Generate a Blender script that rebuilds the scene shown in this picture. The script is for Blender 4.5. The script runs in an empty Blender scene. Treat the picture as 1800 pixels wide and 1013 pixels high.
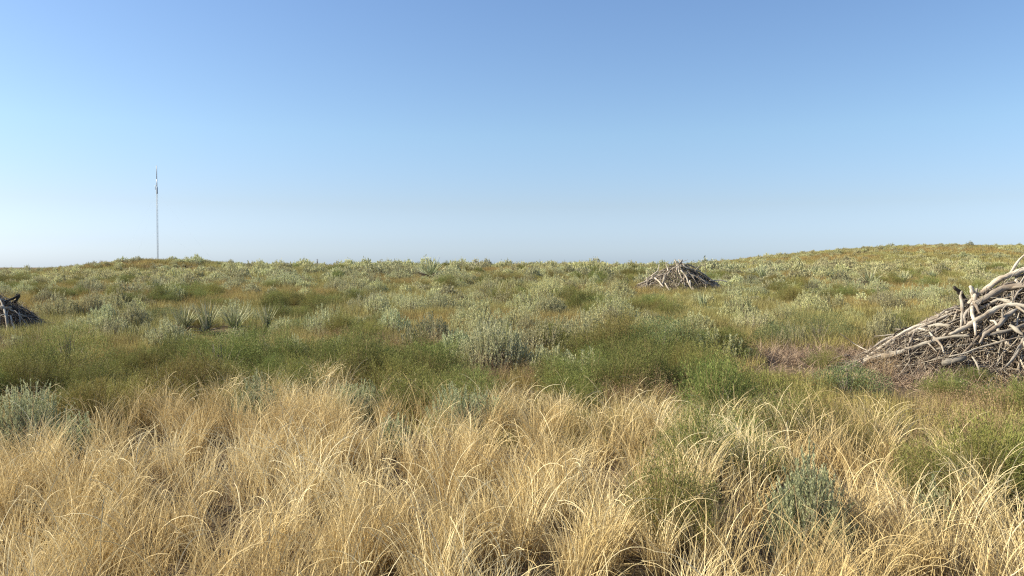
import bpy, math, random
import numpy as np
from mathutils import Vector, Matrix

# ------------------------------------------------------------------ camera, sky, sun, exposure
SC = bpy.context.scene
COL = SC.collection
EYE = 1.60
FOC = 1413.0            # focal length in pixels of the 1800 px wide photograph
HORIZ = 470.0           # row of the true horizon in the photograph
PITCH = math.atan((506.5 - HORIZ) / FOC)
cam_d = bpy.data.cameras.new('camera')
cam = bpy.data.objects.new('camera', cam_d); COL.objects.link(cam)
cam.location = (0, 0, EYE)
cam.rotation_euler = (math.pi / 2 - PITCH, 0, 0)
cam_d.sensor_width = 36.0
cam_d.lens = 36.0 * FOC / 1800.0
cam_d.clip_start = 0.05
cam_d.clip_end = 12000
SC.camera = cam

SUN_EL = math.radians(33)
SUN_AZ = math.radians(-88)          # from the view direction (+Y), negative is to the left
world = bpy.data.worlds.new('World'); SC.world = world
world.use_nodes = True
wn = world.node_tree.nodes; wl = world.node_tree.links
sky = wn.new('ShaderNodeTexSky'); sky.sky_type = 'NISHITA'; sky.sun_disc = False
sky.sun_elevation = SUN_EL
sky.sun_rotation = SUN_AZ
sky.altitude = 300; sky.air_density = 1.0; sky.dust_density = 1.0; sky.ozone_density = 3.0
# pale blue summer haze low in the sky instead of the model's yellow one: a tint by elevation
tcw = wn.new('ShaderNodeTexCoord'); sxyz = wn.new('ShaderNodeSeparateXYZ'); wl.new(tcw.outputs['Generated'], sxyz.inputs[0])
skr = wn.new('ShaderNodeValToRGB'); wl.new(sxyz.outputs['Z'], skr.inputs[0]); ske = skr.color_ramp.elements
for _ in range(3): ske.new(.5)
for _k, (_p, _c) in enumerate([(0.0, (1.0, 1.22, 1.75)), (.03, (.93, 1.04, 1.41)), (.075, (.97, .96, 1.08)), (.16, (1.05, 1.1, 1.12)), (.33, (.99, 1.07, 1.17))]):
    ske[_k].position = _p; ske[_k].color = (_c[0] / 2, _c[1] / 2, _c[2] / 2, 1)
skm = wn.new('ShaderNodeVectorMath'); skm.operation = 'MULTIPLY'; wl.new(sky.outputs[0], skm.inputs[0]); wl.new(skr.outputs[0], skm.inputs[1])
sk2 = wn.new('ShaderNodeVectorMath'); sk2.operation = 'SCALE'; sk2.inputs['Scale'].default_value = 2.0; wl.new(skm.outputs[0], sk2.inputs[0])
wl.new(sk2.outputs[0], wn['Background'].inputs[0])
wn['Background'].inputs[1].default_value = 0.079
sd = bpy.data.lights.new('sun', 'SUN'); sd.energy = 5.0; sd.angle = math.radians(0.5); sd.color = (1.0, 0.91, 0.70)
sun = bpy.data.objects.new('sun', sd); COL.objects.link(sun)
sdir = Vector((math.sin(SUN_AZ) * math.cos(SUN_EL), math.cos(SUN_AZ) * math.cos(SUN_EL), math.sin(SUN_EL)))
sun.rotation_euler = sdir.to_track_quat('Z', 'Y').to_euler()
sun.location = (-20, 5, 20)
SC.view_settings.view_transform = 'Standard'; SC.view_settings.look = 'None'
SC.view_settings.gamma = 1.0; SC.view_settings.exposure = 0.97
SC.render.engine = 'CYCLES'
SC.cycles.max_bounces = 7; SC.cycles.diffuse_bounces = 3; SC.cycles.transmission_bounces = 3; SC.cycles.glossy_bounces = 2
SC.cycles.use_denoising = False
SC.cycles.pixel_filter_type = 'BLACKMAN_HARRIS'; SC.cycles.filter_width = 1.2

rng = np.random.default_rng(20240)
random.seed(11)
PI = math.pi

# ------------------------------------------------------------------ helpers
def tag(o, label=None, cat=None, group=None, kind=None):
    if label: o['label'] = label
    if cat: o['category'] = cat
    if group: o['group'] = group
    if kind: o['kind'] = kind
    return o

def vnoise(x, y, seed=0):
    """smooth value noise 0..1, numpy arrays"""
    x = np.asarray(x, float); y = np.asarray(y, float)
    xi = np.floor(x).astype(np.int64); yi = np.floor(y).astype(np.int64)
    fx = x - xi; fy = y - yi
    fx = fx * fx * (3 - 2 * fx); fy = fy * fy * (3 - 2 * fy)
    def h(a, b):
        n = (a * 374761393 + b * 668265263 + seed * 974711) & 0x7fffffff
        n = ((n ^ (n >> 13)) * 1274126177) & 0x7fffffff
        n = (n ^ (n >> 16)) & 0xffff
        return n / 65535.0
    return (h(xi, yi) * (1 - fx) + h(xi + 1, yi) * fx) * (1 - fy) + (h(xi, yi + 1) * (1 - fx) + h(xi + 1, yi + 1) * fx) * fy

def fbm(x, y, seed=0, octv=3):
    s = 0; a = 1; t = 0
    for k in range(octv):
        s = s + a * vnoise(x * 2 ** k, y * 2 ** k, seed + k * 17); t += a; a *= .5
    return s / t

def sstep(a, b, x):
    t = np.clip((x - a) / (b - a), 0, 1)
    return t * t * (3 - 2 * t)

def T(x, y):
    """terrain height"""
    x = np.asarray(x, float); y = np.asarray(y, float)
    yy = np.maximum(y, 1.0)
    u = 900 + FOC * x / yy                       # bearing, only to steer which swell lies where
    near = 1.25 * sstep(7, 64, y) * (1 - 0.55 * sstep(66, 92, y))
    swell = np.exp(-((y - 64) / 17.0) ** 2) * 0.18 * np.exp(-((x + 5) / 17.0) ** 4)
    lh = 0.95 * np.exp(-((x + 44) / 8.0) ** 2 - ((y - 100) / 17.0) ** 2) + 1.10 * np.exp(-((x + 44) / 19.0) ** 2 - ((y - 104) / 22.0) ** 2)
    rr = 4.35 * sstep(8, 74, x - (y - 135) * .12) * np.exp(-(np.minimum(y - 138, 0) / 44.0) ** 2) * (1 - sstep(150, 230, y))
    b = 0.10 * (fbm(x / 5.5 + 9, y / 5.5 + 4, 3) - .5) + 0.30 * (fbm(x / 17. + 1, y / 17. + 2, 8, 2) - .5) * sstep(14, 40, y) * (1 - .7 * sstep(120, 260, y))
    sm = 0.04 * (vnoise(x / .6, y / .6, 21) - .5)
    far = -0.6 * sstep(180, 400, y)
    dip = -.62 * (1 - sstep(300, 520, u)) * sstep(28, 62, y) * (1 - .55 * sstep(78, 100, y)) * (1 - sstep(160, 200, y))
    return near + swell + lh + rr + b + sm + far + dip
T00 = float(T(0., 0.))
_T = T
def T(x, y): return _T(x, y) - T00

CP, SP = math.cos(PITCH), math.sin(PITCH)
def ray(u, v):
    a = (u - 900) / FOC; b = -(v - 506.5) / FOC
    d = Vector((a, CP + b * SP, b * CP - SP)); return d / d.y        # per metre of depth

def at(u, v):
    d = ray(u, v)
    for k in range(6000):
        y = 2.0 + 0.004 * k * (1 + k * .002)
        if EYE + d.z * y <= float(T(d.x * y, y)): return Vector((d.x * y, y, float(T(d.x * y, y))))
        if y > 250: break
    return Vector((d.x * 60, 60, float(T(d.x * 60, 60))))

def build(name, V, F, mat, parent=None, attrs=None, smooth=False, uv=None):
    """mesh object from numpy vertices (n,3) and quads (m,4)"""
    me = bpy.data.meshes.new(name)
    V = np.ascontiguousarray(V, np.float32); F = np.ascontiguousarray(F, np.int32)
    me.vertices.add(len(V)); me.vertices.foreach_set('co', V.ravel())
    k = F.shape[1]
    me.loops.add(F.size); me.loops.foreach_set('vertex_index', F.ravel())
    me.polygons.add(len(F)); me.polygons.foreach_set('loop_start', np.arange(0, F.size, k, dtype=np.int32))
    if smooth: me.polygons.foreach_set('use_smooth', np.ones(len(F), bool))
    for an, av in (attrs or {}).items():
        a = me.attributes.new(an, 'FLOAT', 'POINT'); a.data.foreach_set('value', np.ascontiguousarray(av, np.float32))
    if uv is not None:
        l = me.uv_layers.new(name='UVMap'); l.data.foreach_set('uv', np.ascontiguousarray(uv[F.ravel()], np.float32).ravel())
    me.update(calc_edges=True)
    me.materials.append(mat)
    o = bpy.data.objects.new(name, me)
    if parent is not False: COL.objects.link(o)
    if parent: o.parent = parent
    return o

class MB:
    """collects numpy pieces"""
    def __init__(s): s.V = []; s.F = []; s.R = []; s.H = []; s.n = 0
    def add(s, V, F, r, h):
        s.V.append(V); s.F.append(F + s.n); s.R.append(r); s.H.append(h); s.n += len(V)
    def build(s, name, mat, parent=None, smooth=False):
        return build(name, np.concatenate(s.V), np.concatenate(s.F), mat, parent,
                     {'rnd': np.concatenate(s.R), 'along': np.concatenate(s.H)}, smooth)

def blades(mb, base, az, length, lean, curl, width, S=6, power=1.6, twist=None, taper=1.0, rnd=None, wob=0.0):
    """ribbons that rise from base, lean by `lean` rad and curl over by `curl` more at the tip"""
    n = len(base)
    t = np.linspace(0, 1, S + 1)[None, :]
    phi = lean[:, None] + curl[:, None] * t ** power
    mid = lean[:, None] + curl[:, None] * ((t[:, 1:] + t[:, :-1]) / 2) ** power
    seg = (length / S)[:, None]
    hx = np.concatenate([np.zeros((n, 1)), np.cumsum(np.sin(mid) * seg, 1)], 1)
    hz = np.concatenate([np.zeros((n, 1)), np.cumsum(np.cos(mid) * seg, 1)], 1)
    az2 = az[:, None] + (wob * (rng.random((n, 1)) - .5) * t ** 1.5 if wob else 0)
    P = np.stack([base[:, 0:1] + hx * np.cos(az2), base[:, 1:2] + hx * np.sin(az2), base[:, 2:3] + hz], 2)
    tw = rng.random(n) * PI if twist is None else twist
    # width axis: mix of the horizontal normal to the bend plane and the in-plane normal
    nx = np.stack([-np.sin(az), np.cos(az), np.zeros(n)], 1)[:, None, :] * np.ones((1, S + 1, 1))
    ip = np.stack([np.cos(phi) * np.cos(az)[:, None], np.cos(phi) * np.sin(az)[:, None], -np.sin(phi)], 2)
    W = nx * np.cos(tw)[:, None, None] + ip * np.sin(tw)[:, None, None]
    w = width[:, None] * 0.5 * (1 - taper * 0.85 * t ** 2.2)
    A = P - W * w[:, :, None]; B = P + W * w[:, :, None]
    V = np.stack([A, B], 2).reshape(-1, 3)
    i = (np.arange(n) * (S + 1) * 2)[:, None] + (np.arange(S) * 2)[None, :]
    F = np.stack([i, i + 1, i + 3, i + 2], 2).reshape(-1, 4)
    r = rng.random(n) if rnd is None else rnd
    mb.add(V, F, np.repeat(r, (S + 1) * 2), np.repeat(np.tile(t[0], n), 2))
    return P

def leaves(mb, pos, d, length, width, r, h):
    """diamond leaves at pos pointing along unit d, slightly cupped sideways at random"""
    n = len(pos)
    q = rng.normal(size=(n, 3)); s = np.cross(d, q); s /= np.linalg.norm(s, axis=1, keepdims=True) + 1e-9
    L = length[:, None]; W = width[:, None] * .5
    V = np.stack([pos, pos + d * L * .5 + s * W, pos + d * L, pos + d * L * .5 - s * W], 1).reshape(-1, 3)
    F = (np.arange(n) * 4)[:, None] + np.arange(4)[None, :]
    mb.add(V, F, np.repeat(r, 4), np.repeat(h, 4))

def norm(a): return a / (np.linalg.norm(a, axis=-1, keepdims=True) + 1e-9)

def tube(path, rad, sides=7, knob=0.0, closed_tip=True, sub=1):
    """tapered knobbly tube along a path; returns V, F(quads), uv"""
    P = np.array(path, float); R = np.array(rad, float)
    if sub > 1:                                   # Catmull-Rom
        Q = np.vstack([2 * P[0] - P[1], P, 2 * P[-1] - P[-2]]); out = []; ro = []
        for k in range(len(P) - 1):
            for j in range(sub):
                t = j / sub
                a, b, c, e = Q[k], Q[k + 1], Q[k + 2], Q[k + 3]
                out.append(.5 * ((2 * b) + (-a + c) * t + (2 * a - 5 * b + 4 * c - e) * t * t + (-a + 3 * b - 3 * c + e) * t ** 3))
                ro.append(R[k] * (1 - t) + R[k + 1] * t)
        out.append(P[-1]); ro.append(R[-1]); P = np.array(out); R = np.array(ro)
    n = len(P)
    if knob:
        P = P + rng.normal(size=P.shape) * R[:, None] * knob * .55
        R = R * (1 + rng.normal(size=n) * knob * .5).clip(.55, 1.7)
    tg = norm(np.gradient(P, axis=0))
    up = np.array([.3, .2, .93]); U = norm(np.cross(tg, up)); Wv = np.cross(tg, U)
    a = np.arange(sides) / sides * 2 * PI
    lump = 1 + (knob * .55) * np.sin(a[None, :] * 2 + rng.random() * 6 + np.arange(n)[:, None] * .7) + knob * .3 * rng.normal(size=(n, sides))
    V = P[:, None, :] + (U[:, None, :] * np.cos(a)[None, :, None] + Wv[:, None, :] * np.sin(a)[None, :, None]) * (R[:, None] * lump)[:, :, None]
    V = V.reshape(-1, 3)
    dist = np.concatenate([[0], np.cumsum(np.linalg.norm(np.diff(P, axis=0), axis=1))])
    uv = np.stack([np.tile(np.abs(a / PI - 1), n), np.repeat(dist, sides)], 1)
    i = (np.arange(n - 1) * sides)[:, None]; j = np.arange(sides)[None, :]; j2 = (j + 1) % sides
    F = np.stack([i + j, i + j2, i + sides + j2, i + sides + j], 2).reshape(-1, 4)
    c0 = len(V); V = np.vstack([V, P[0] - tg[0] * R[0] * .15, P[-1] + tg[-1] * R[-1] * .4]); uv = np.vstack([uv, [.5, 0], [.5, dist[-1]]])
    capa = np.array([[c0, (k + 1) % sides, k, k] for k in range(sides)])      # fixed below to triangles via degenerate-free quads
    # caps as quads: pair neighbouring sides
    caps = []
    for k in range(0, sides - 1, 2): caps.append([c0, (k + 2) % sides, k + 1, k])
    o = (n - 1) * sides
    for k in range(0, sides - 1, 2): caps.append([c0 + 1, o + k, o + k + 1, o + (k + 2) % sides])
    F = np.vstack([F, np.array(caps)])
    return V, F, uv

# ------------------------------------------------------------------ materials
def newmat(name):
    m = bpy.data.materials.new(name); m.use_nodes = True
    nt = m.node_tree; nt.nodes.clear(); return m, nt, nt.nodes, nt.links

def ramp(nt, src, stops):
    r = nt.nodes.new('ShaderNodeValToRGB'); e = r.color_ramp.elements
    while len(e) < len(stops): e.new(.5)
    for k, (p, c) in enumerate(stops): e[k].position = p; e[k].color = (*c, 1)
    nt.links.new(src, r.inputs[0]); return r.outputs[0]

def mathn(nt, op, a, b=None, clamp=False):
    m = nt.nodes.new('ShaderNodeMath'); m.operation = op; m.use_clamp = clamp
    for k, s in enumerate((a, b)):
        if s is None: continue
        if isinstance(s, (int, float)): m.inputs[k].default_value = s
        else: nt.links.new(s, m.inputs[k])
    return m.outputs[0]

def mixc(nt, f, a, b, mode='MIX'):
    m = nt.nodes.new('ShaderNodeMix'); m.data_type = 'RGBA'; m.blend_type = mode
    if isinstance(f, (int, float)): m.inputs[0].default_value = f
    else: nt.links.new(f, m.inputs[0])
    for k, s in ((6, a), (7, b)):
        if isinstance(s, tuple): m.inputs[k].default_value = (*s, 1)
        else: nt.links.new(s, m.inputs[k])
    return m.outputs[2]

def plantmat(name, stops, obj_var=0.25, patch=None, patch_scale=.12, trans=.3, base=None, base_h=.35, tip=None, rough=.75):
    """per blade/leaf colour from the 'rnd' attribute, per plant brightness, patches of another tint across the field"""
    m, nt, N, L = newmat(name)
    a = N.new('ShaderNodeAttribute'); a.attribute_name = 'rnd'
    col = ramp(nt, a.outputs['Fac'], stops)
    al = N.new('ShaderNodeAttribute'); al.attribute_name = 'along'
    if base:                                             # brown near the root, darkened to paint in shade low in the growth
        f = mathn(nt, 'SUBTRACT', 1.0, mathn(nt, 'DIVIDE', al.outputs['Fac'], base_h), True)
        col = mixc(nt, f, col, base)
    if tip:
        f = mathn(nt, 'MULTIPLY', mathn(nt, 'SUBTRACT', al.outputs['Fac'], .6, True), 2.2, True)
        col = mixc(nt, f, col, tip)
    if patch:
        g = N.new('ShaderNodeNewGeometry'); nz = N.new('ShaderNodeTexNoise'); nz.inputs['Scale'].default_value = patch_scale
        nz.inputs['Detail'].default_value = 2.5
        L.new(g.outputs['Position'], nz.inputs['Vector'])
        f = ramp(nt, nz.outputs['Fac'], [(.45, (0, 0, 0)), (.60, (1, 1, 1))])
        col = mixc(nt, mathn(nt, 'MULTIPLY', f, .8), col, patch)
    oi = N.new('ShaderNodeObjectInfo')
    v = mathn(nt, 'MULTIPLY_ADD', oi.outputs['Random'], obj_var); N[-1].inputs[2].default_value = 1 - obj_var / 2
    hs = N.new('ShaderNodeHueSaturation'); L.new(col, hs.inputs['Color']); L.new(v, hs.inputs['Value'])
    h = mathn(nt, 'MULTIPLY_ADD', oi.outputs['Random'], .03); N[-1].inputs[2].default_value = .485
    L.new(h, hs.inputs['Hue'])
    d = N.new('ShaderNodeBsdfPrincipled'); d.inputs['Roughness'].default_value = rough; d.inputs['Specular IOR Level'].default_value = .25
    L.new(hs.outputs[0], d.inputs['Base Color'])
    t = N.new('ShaderNodeBsdfTranslucent'); L.new(hs.outputs[0], t.inputs[0])
    mx = N.new('ShaderNodeMixShader'); mx.inputs[0].default_value = trans
    L.new(d.outputs[0], mx.inputs[1]); L.new(t.outputs[0], mx.inputs[2])
    out = N.new('ShaderNodeOutputMaterial'); L.new(mx.outputs[0], out.inputs[0])
    return m

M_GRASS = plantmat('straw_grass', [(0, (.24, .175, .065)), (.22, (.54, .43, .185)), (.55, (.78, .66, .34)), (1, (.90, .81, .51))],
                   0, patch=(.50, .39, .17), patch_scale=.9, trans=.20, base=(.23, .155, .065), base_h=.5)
M_LITTER = plantmat('dead_litter', [(0, (.06, .045, .035)), (.5, (.16, .115, .08)), (1, (.38, .30, .20))], 0, trans=.05)
M_SAGE = plantmat('sage_leaf', [(0, (.25, .25, .13)), (.4, (.42, .42, .22)), (1, (.64, .62, .38))], .45, patch=(.48, .44, .22), patch_scale=.05, trans=.28)
M_SAGEBLUE = plantmat('blue_sage_leaf', [(0, (.24, .26, .14)), (.5, (.41, .44, .25)), (1, (.60, .61, .39))], .15, trans=.30)
M_SAGEPALE = plantmat('pale_sage_leaf', [(0, (.30, .32, .17)), (.5, (.50, .51, .29)), (1, (.66, .65, .41))], .10, trans=.28)
M_BARK = plantmat('shrub_stem', [(0, (.10, .08, .065)), (.5, (.20, .16, .13)), (1, (.33, .28, .23))], .2, trans=0.0)
M_FORB = plantmat('forb_leaf', [(0, (.105, .13, .035)), (.5, (.165, .195, .052)), (1, (.29, .31, .09))], .40, patch=(.26, .22, .065), patch_scale=.40, trans=.26, base=(.17, .13, .05), base_h=.4)
M_FORBSTEM = plantmat('forb_stem', [(0, (.16, .10, .06)), (.5, (.30, .20, .11)), (1, (.40, .33, .16))], .2, trans=.1)
M_THISTLE = plantmat('thistle_leaf', [(0, (.09, .12, .05)), (.5, (.145, .185, .075)), (1, (.24, .28, .12))], .25, trans=.25)
M_MEADOW = plantmat('meadow_grass', [(0, (.17, .16, .05)), (.5, (.30, .27, .095)), (1, (.49, .43, .19))], .35, patch=(.37, .26, .10), patch_scale=.09, trans=.26)
M_YUCCA = plantmat('yucca_leaf', [(0, (.16, .19, .09)), (.5, (.30, .33, .17)), (1, (.58, .56, .36))], .2, trans=.10, tip=(.42, .38, .22))
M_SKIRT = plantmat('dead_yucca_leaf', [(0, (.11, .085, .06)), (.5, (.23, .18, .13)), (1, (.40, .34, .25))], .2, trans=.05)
M_TWIG = plantmat('dead_twig', [(0, (.09, .07, .055)), (.5, (.27, .215, .165)), (1, (.52, .45, .35))], .2, trans=.05)
M_DEBRIS = plantmat('pink_twig', [(0, (.09, .06, .045)), (.5, (.27, .18, .13)), (1, (.50, .37, .27))], .2, trans=.05)
M_RUST = plantmat('rusty_forb', [(0, (.22, .13, .075)), (.5, (.38, .26, .15)), (1, (.52, .39, .23))], .3, trans=.2)

def woodmat(name, lo, mid, hi):
    m, nt, N, L = newmat(name)
    uv = N.new('ShaderNodeUVMap'); mp = N.new('ShaderNodeMapping'); mp.inputs['Scale'].default_value = (9, 2.2, 1)
    L.new(uv.outputs[0], mp.inputs[0])
    n1 = N.new('ShaderNodeTexNoise'); n1.inputs['Scale'].default_value = 2.2; n1.inputs['Detail'].default_value = 6; n1.inputs['Roughness'].default_value = .7
    L.new(mp.outputs[0], n1.inputs['Vector'])
    tc = N.new('ShaderNodeTexCoord'); n2 = N.new('ShaderNodeTexNoise'); n2.inputs['Scale'].default_value = 5; n2.inputs['Detail'].default_value = 4
    L.new(tc.outputs['Object'], n2.inputs['Vector'])
    col = ramp(nt, n1.outputs['Fac'], [(.28, lo), (.48, mid), (.68, hi)])
    g = ramp(nt, n2.outputs['Fac'], [(.35, (.62, .55, .50)), (.6, (1, 1, 1))])
    col = mixc(nt, 1.0, col, g, 'MULTIPLY')
    oi = N.new('ShaderNodeObjectInfo'); hs = N.new('ShaderNodeHueSaturation'); L.new(col, hs.inputs['Color'])
    v = mathn(nt, 'MULTIPLY_ADD', oi.outputs['Random'], .6); N[-1].inputs[2].default_value = .7
    L.new(v, hs.inputs['Value'])
    b = N.new('ShaderNodeBump'); b.inputs['Strength'].default_value = .7; b.inputs['Distance'].default_value = .012
    L.new(n1.outputs['Fac'], b.inputs['Height'])
    d = N.new('ShaderNodeBsdfPrincipled'); d.inputs['Roughness'].default_value = .85; d.inputs['Specular IOR Level'].default_value = .2
    L.new(hs.outputs[0], d.inputs['Base Color']); L.new(b.outputs[0], d.inputs['Normal'])
    out = N.new('ShaderNodeOutputMaterial'); L.new(d.outputs[0], out.inputs[0]); return m
M_WOOD = woodmat('weathered_wood', (.10, .085, .07), (.29, .255, .215), (.50, .455, .385))
M_PALEWOOD = woodmat('bleached_wood', (.20, .17, .14), (.44, .395, .325), (.68, .62, .53))
M_DARKWOOD = woodmat('dark_wood', (.015, .013, .012), (.045, .037, .031), (.10, .08, .066))

def groundmat():
    m, nt, N, L = newmat('sandy_soil')
    g = N.new('ShaderNodeNewGeometry')
    n1 = N.new('ShaderNodeTexNoise'); n1.inputs['Scale'].default_value = .35; n1.inputs['Detail'].default_value = 8
    n2 = N.new('ShaderNodeTexNoise'); n2.inputs['Scale'].default_value = 14; n2.inputs['Detail'].default_value = 8; n2.inputs['Roughness'].default_value = .7
    for n in (n1, n2): L.new(g.outputs['Position'], n.inputs['Vector'])
    a = ramp(nt, n1.outputs['Fac'], [(.3, (.12, .085, .055)), (.5, (.17, .125, .075)), (.7, (.21, .17, .085))])
    b = ramp(nt, n2.outputs['Fac'], [(.3, (.55, .5, .48)), (.6, (1, 1, 1)), (.75, (1.5, 1.4, 1.25))])
    c = mixc(nt, 1.0, a, b, 'MULTIPLY')
    bp = N.new('ShaderNodeBump'); bp.inputs['Strength'].default_value = .8; bp.inputs['Distance'].default_value = .04; L.new(n2.outputs['Fac'], bp.inputs['Height'])
    d = N.new('ShaderNodeBsdfPrincipled'); d.inputs['Roughness'].default_value = .95; d.inputs['Specular IOR Level'].default_value = .1
    L.new(c, d.inputs['Base Color']); L.new(bp.outputs[0], d.inputs['Normal'])
    out = N.new('ShaderNodeOutputMaterial'); L.new(d.outputs[0], out.inputs[0]); return m

def metalmat(name, c, r=.5):
    m, nt, N, L = newmat(name)
    g = N.new('ShaderNodeNewGeometry'); n1 = N.new('ShaderNodeTexNoise'); n1.inputs['Scale'].default_value = .6; L.new(g.outputs['Position'], n1.inputs['Vector'])
    k = ramp(nt, n1.outputs['Fac'], [(.3, tuple(x * .8 for x in c)), (.7, c)])
    d = N.new('ShaderNodeBsdfPrincipled'); d.inputs['Roughness'].default_value = r; d.inputs['Metallic'].default_value = .2
    L.new(k, d.inputs['Base Color'])
    out = N.new('ShaderNodeOutputMaterial'); L.new(d.outputs[0], out.inputs[0]); return m

# ------------------------------------------------------------------ terrain, one sheet, finer near the camera
def terrain():
    ys = np.concatenate([np.linspace(-30, 0, 16), np.linspace(0.15, 16, 170), 16 * (320 / 16) ** (np.linspace(0, 1, 300)[1:]), 320 * (5000 / 320) ** (np.linspace(0, 1, 22)[1:])])
    k = 460
    s = np.linspace(-1, 1, k)
    hw = np.maximum(np.abs(ys) * 1.35 + 8, 12)
    X = s[None, :] * hw[:, None]; Y = ys[:, None] * np.ones((1, k))
    Z = T(X, Y)
    V = np.stack([X, Y, Z], 2).reshape(-1, 3)
    i = (np.arange(len(ys) - 1) * k)[:, None] + np.arange(k - 1)[None, :]
    F = np.stack([i, i + 1, i + k + 1, i + k], 2).reshape(-1, 4)
    o = build('ground', V, F, groundmat(), None, None, True)
    tag(o, 'sandy rangeland soil rolling away to low hills', None, None, 'structure')
terrain()

# ------------------------------------------------------------------ scatter through geometry nodes (only for what nobody could count)
def scatter(name, protos, P, rot, scl, idx, label):
    me = bpy.data.meshes.new(name); n = len(P)
    me.vertices.add(n); me.vertices.foreach_set('co', np.ascontiguousarray(P, np.float32).ravel())
    for an, ty, key, v in (('rot', 'FLOAT_VECTOR', 'vector', rot), ('scl', 'FLOAT_VECTOR', 'vector', scl), ('pick', 'INT', 'value', idx)):
        a = me.attributes.new(an, ty, 'POINT'); a.data.foreach_set(key, np.ascontiguousarray(v, np.int32 if ty == 'INT' else np.float32).ravel())
    o = bpy.data.objects.new(name, me); COL.objects.link(o)
    ng = bpy.data.node_groups.new(name + '_nodes', 'GeometryNodeTree')
    ng.interface.new_socket('Geometry', in_out='INPUT', socket_type='NodeSocketGeometry')
    ng.interface.new_socket('Geometry', in_out='OUTPUT', socket_type='NodeSocketGeometry')
    N, L = ng.nodes, ng.links
    gi = N.new('NodeGroupInput'); go = N.new('NodeGroupOutput'); jn = N.new('GeometryNodeJoinGeometry')
    for p in reversed(protos):
        oi = N.new('GeometryNodeObjectInfo'); oi.inputs['Object'].default_value = p; oi.inputs['As Instance'].default_value = True
        L.new(oi.outputs['Geometry'], jn.inputs[0])
    ip = N.new('GeometryNodeInstanceOnPoints'); ip.inputs['Pick Instance'].default_value = True
    L.new(gi.outputs[0], ip.inputs['Points']); L.new(jn.outputs[0], ip.inputs['Instance'])
    def na(nm, ty):
        a = N.new('GeometryNodeInputNamedAttribute'); a.data_type = ty; a.inputs['Name'].default_value = nm; return a.outputs['Attribute']
    L.new(na('pick', 'INT'), ip.inputs['Instance Index'])
    e = N.new('FunctionNodeEulerToRotation'); L.new(na('rot', 'FLOAT_VECTOR'), e.inputs[0]); L.new(e.outputs[0], ip.inputs['Rotation'])
    L.new(na('scl', 'FLOAT_VECTOR'), ip.inputs['Scale'])
    L.new(ip.outputs[0], go.inputs[0])
    md = o.modifiers.new('scatter', 'NODES'); md.node_group = ng
    tag(o, label, None, None, 'stuff'); return o

def wedge(n, r0, r1, amax=37, p=2.0):
    """random ground points in the wedge of view, uniform in area for p=2"""
    a = np.radians((rng.random(n) * 2 - 1) * amax)
    r = (r0 ** p + rng.random(n) * (r1 ** p - r0 ** p)) ** (1 / p)
    return r * np.sin(a), r * np.cos(a)
def U_of(x, y): return 900 + FOC * x / np.maximum(y, .5)

# ------------------------------------------------------------------ plants
def sage_mb(R, H, shoots, per, ll, lw, lean=.25, lo=.32, sprawl=1.0):
    """sagebrush: leafy upright shoots over a ragged dome (foliage) and woody stems (branches)"""
    fol, st = MB(), MB()
    th = rng.random(shoots) * 2 * PI; rr = R * np.sqrt(rng.random(shoots)) * sprawl
    lump = .72 + .5 * vnoise(np.cos(th) * rr / R * 2.2 + 5, np.sin(th) * rr / R * 2.2 + 5, int(rng.integers(999)))
    top = H * np.sqrt(np.clip(1 - (rr / (R * 1.08)) ** 2, .06, 1)) * lump * (.8 + .35 * rng.random(shoots))
    ln = (lo + .38 * rng.random(shoots)) * H
    ln = np.minimum(ln, top * .92)
    outw = lean * (rr / R) + .10 * rng.normal(size=shoots)
    base = np.stack([np.cos(th) * rr * .80, np.sin(th) * rr * .80, top - ln], 1)
    az = th + rng.normal(size=shoots) * .5
    S = 4
    P = blades(st, base, az, ln, np.abs(outw) * .7, rng.normal(size=shoots) * .25, np.full(shoots, lw * .5), S)
    # leaves along each shoot
    n = shoots * per; si = np.repeat(np.arange(shoots), per); t = rng.random(n) ** .75
    f = t * S; k = np.minimum(f.astype(int), S - 1); fr = (f - k)[:, None]
    pos = P[si, k] * (1 - fr) + P[si, k + 1] * fr
    a = rng.random(n) * 2 * PI; tilt = .25 + .65 * rng.random(n) * (1.15 - t)
    d = np.stack([np.cos(a) * np.sin(tilt), np.sin(a) * np.sin(tilt), np.cos(tilt)], 1)
    leaves(fol, pos, norm(d), ll * (.6 + .7 * rng.random(n)), lw * (.7 + .6 * rng.random(n)), np.clip(np.repeat(rng.random(shoots), per) * .6 + rng.random(n) * .4, 0, 1), t)
    # woody framework
    m = max(10, shoots // 5); b0 = np.stack([rng.normal(size=m) * .05 * R, rng.normal(size=m) * .05 * R, np.zeros(m)], 1)
    blades(st, b0, rng.random(m) * 2 * PI, H * (.55 + .4 * rng.random(m)), .15 + .75 * rng.random(m), -.3 * rng.random(m), np.full(m, .012 + lw * .3), 5)
    return fol, st

def sage_proto(nm, args, mat=None, linked=False):
    """as a thing with parts: an Empty at the base > foliage, branches"""
    fol, st = sage_mb(*args)
    e = bpy.data.objects.new(nm, None); e.empty_display_size = .2
    COL.objects.link(e)
    fol.build('foliage', mat or M_SAGE, e); st.build('branches', M_BARK, e)
    return e

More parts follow.
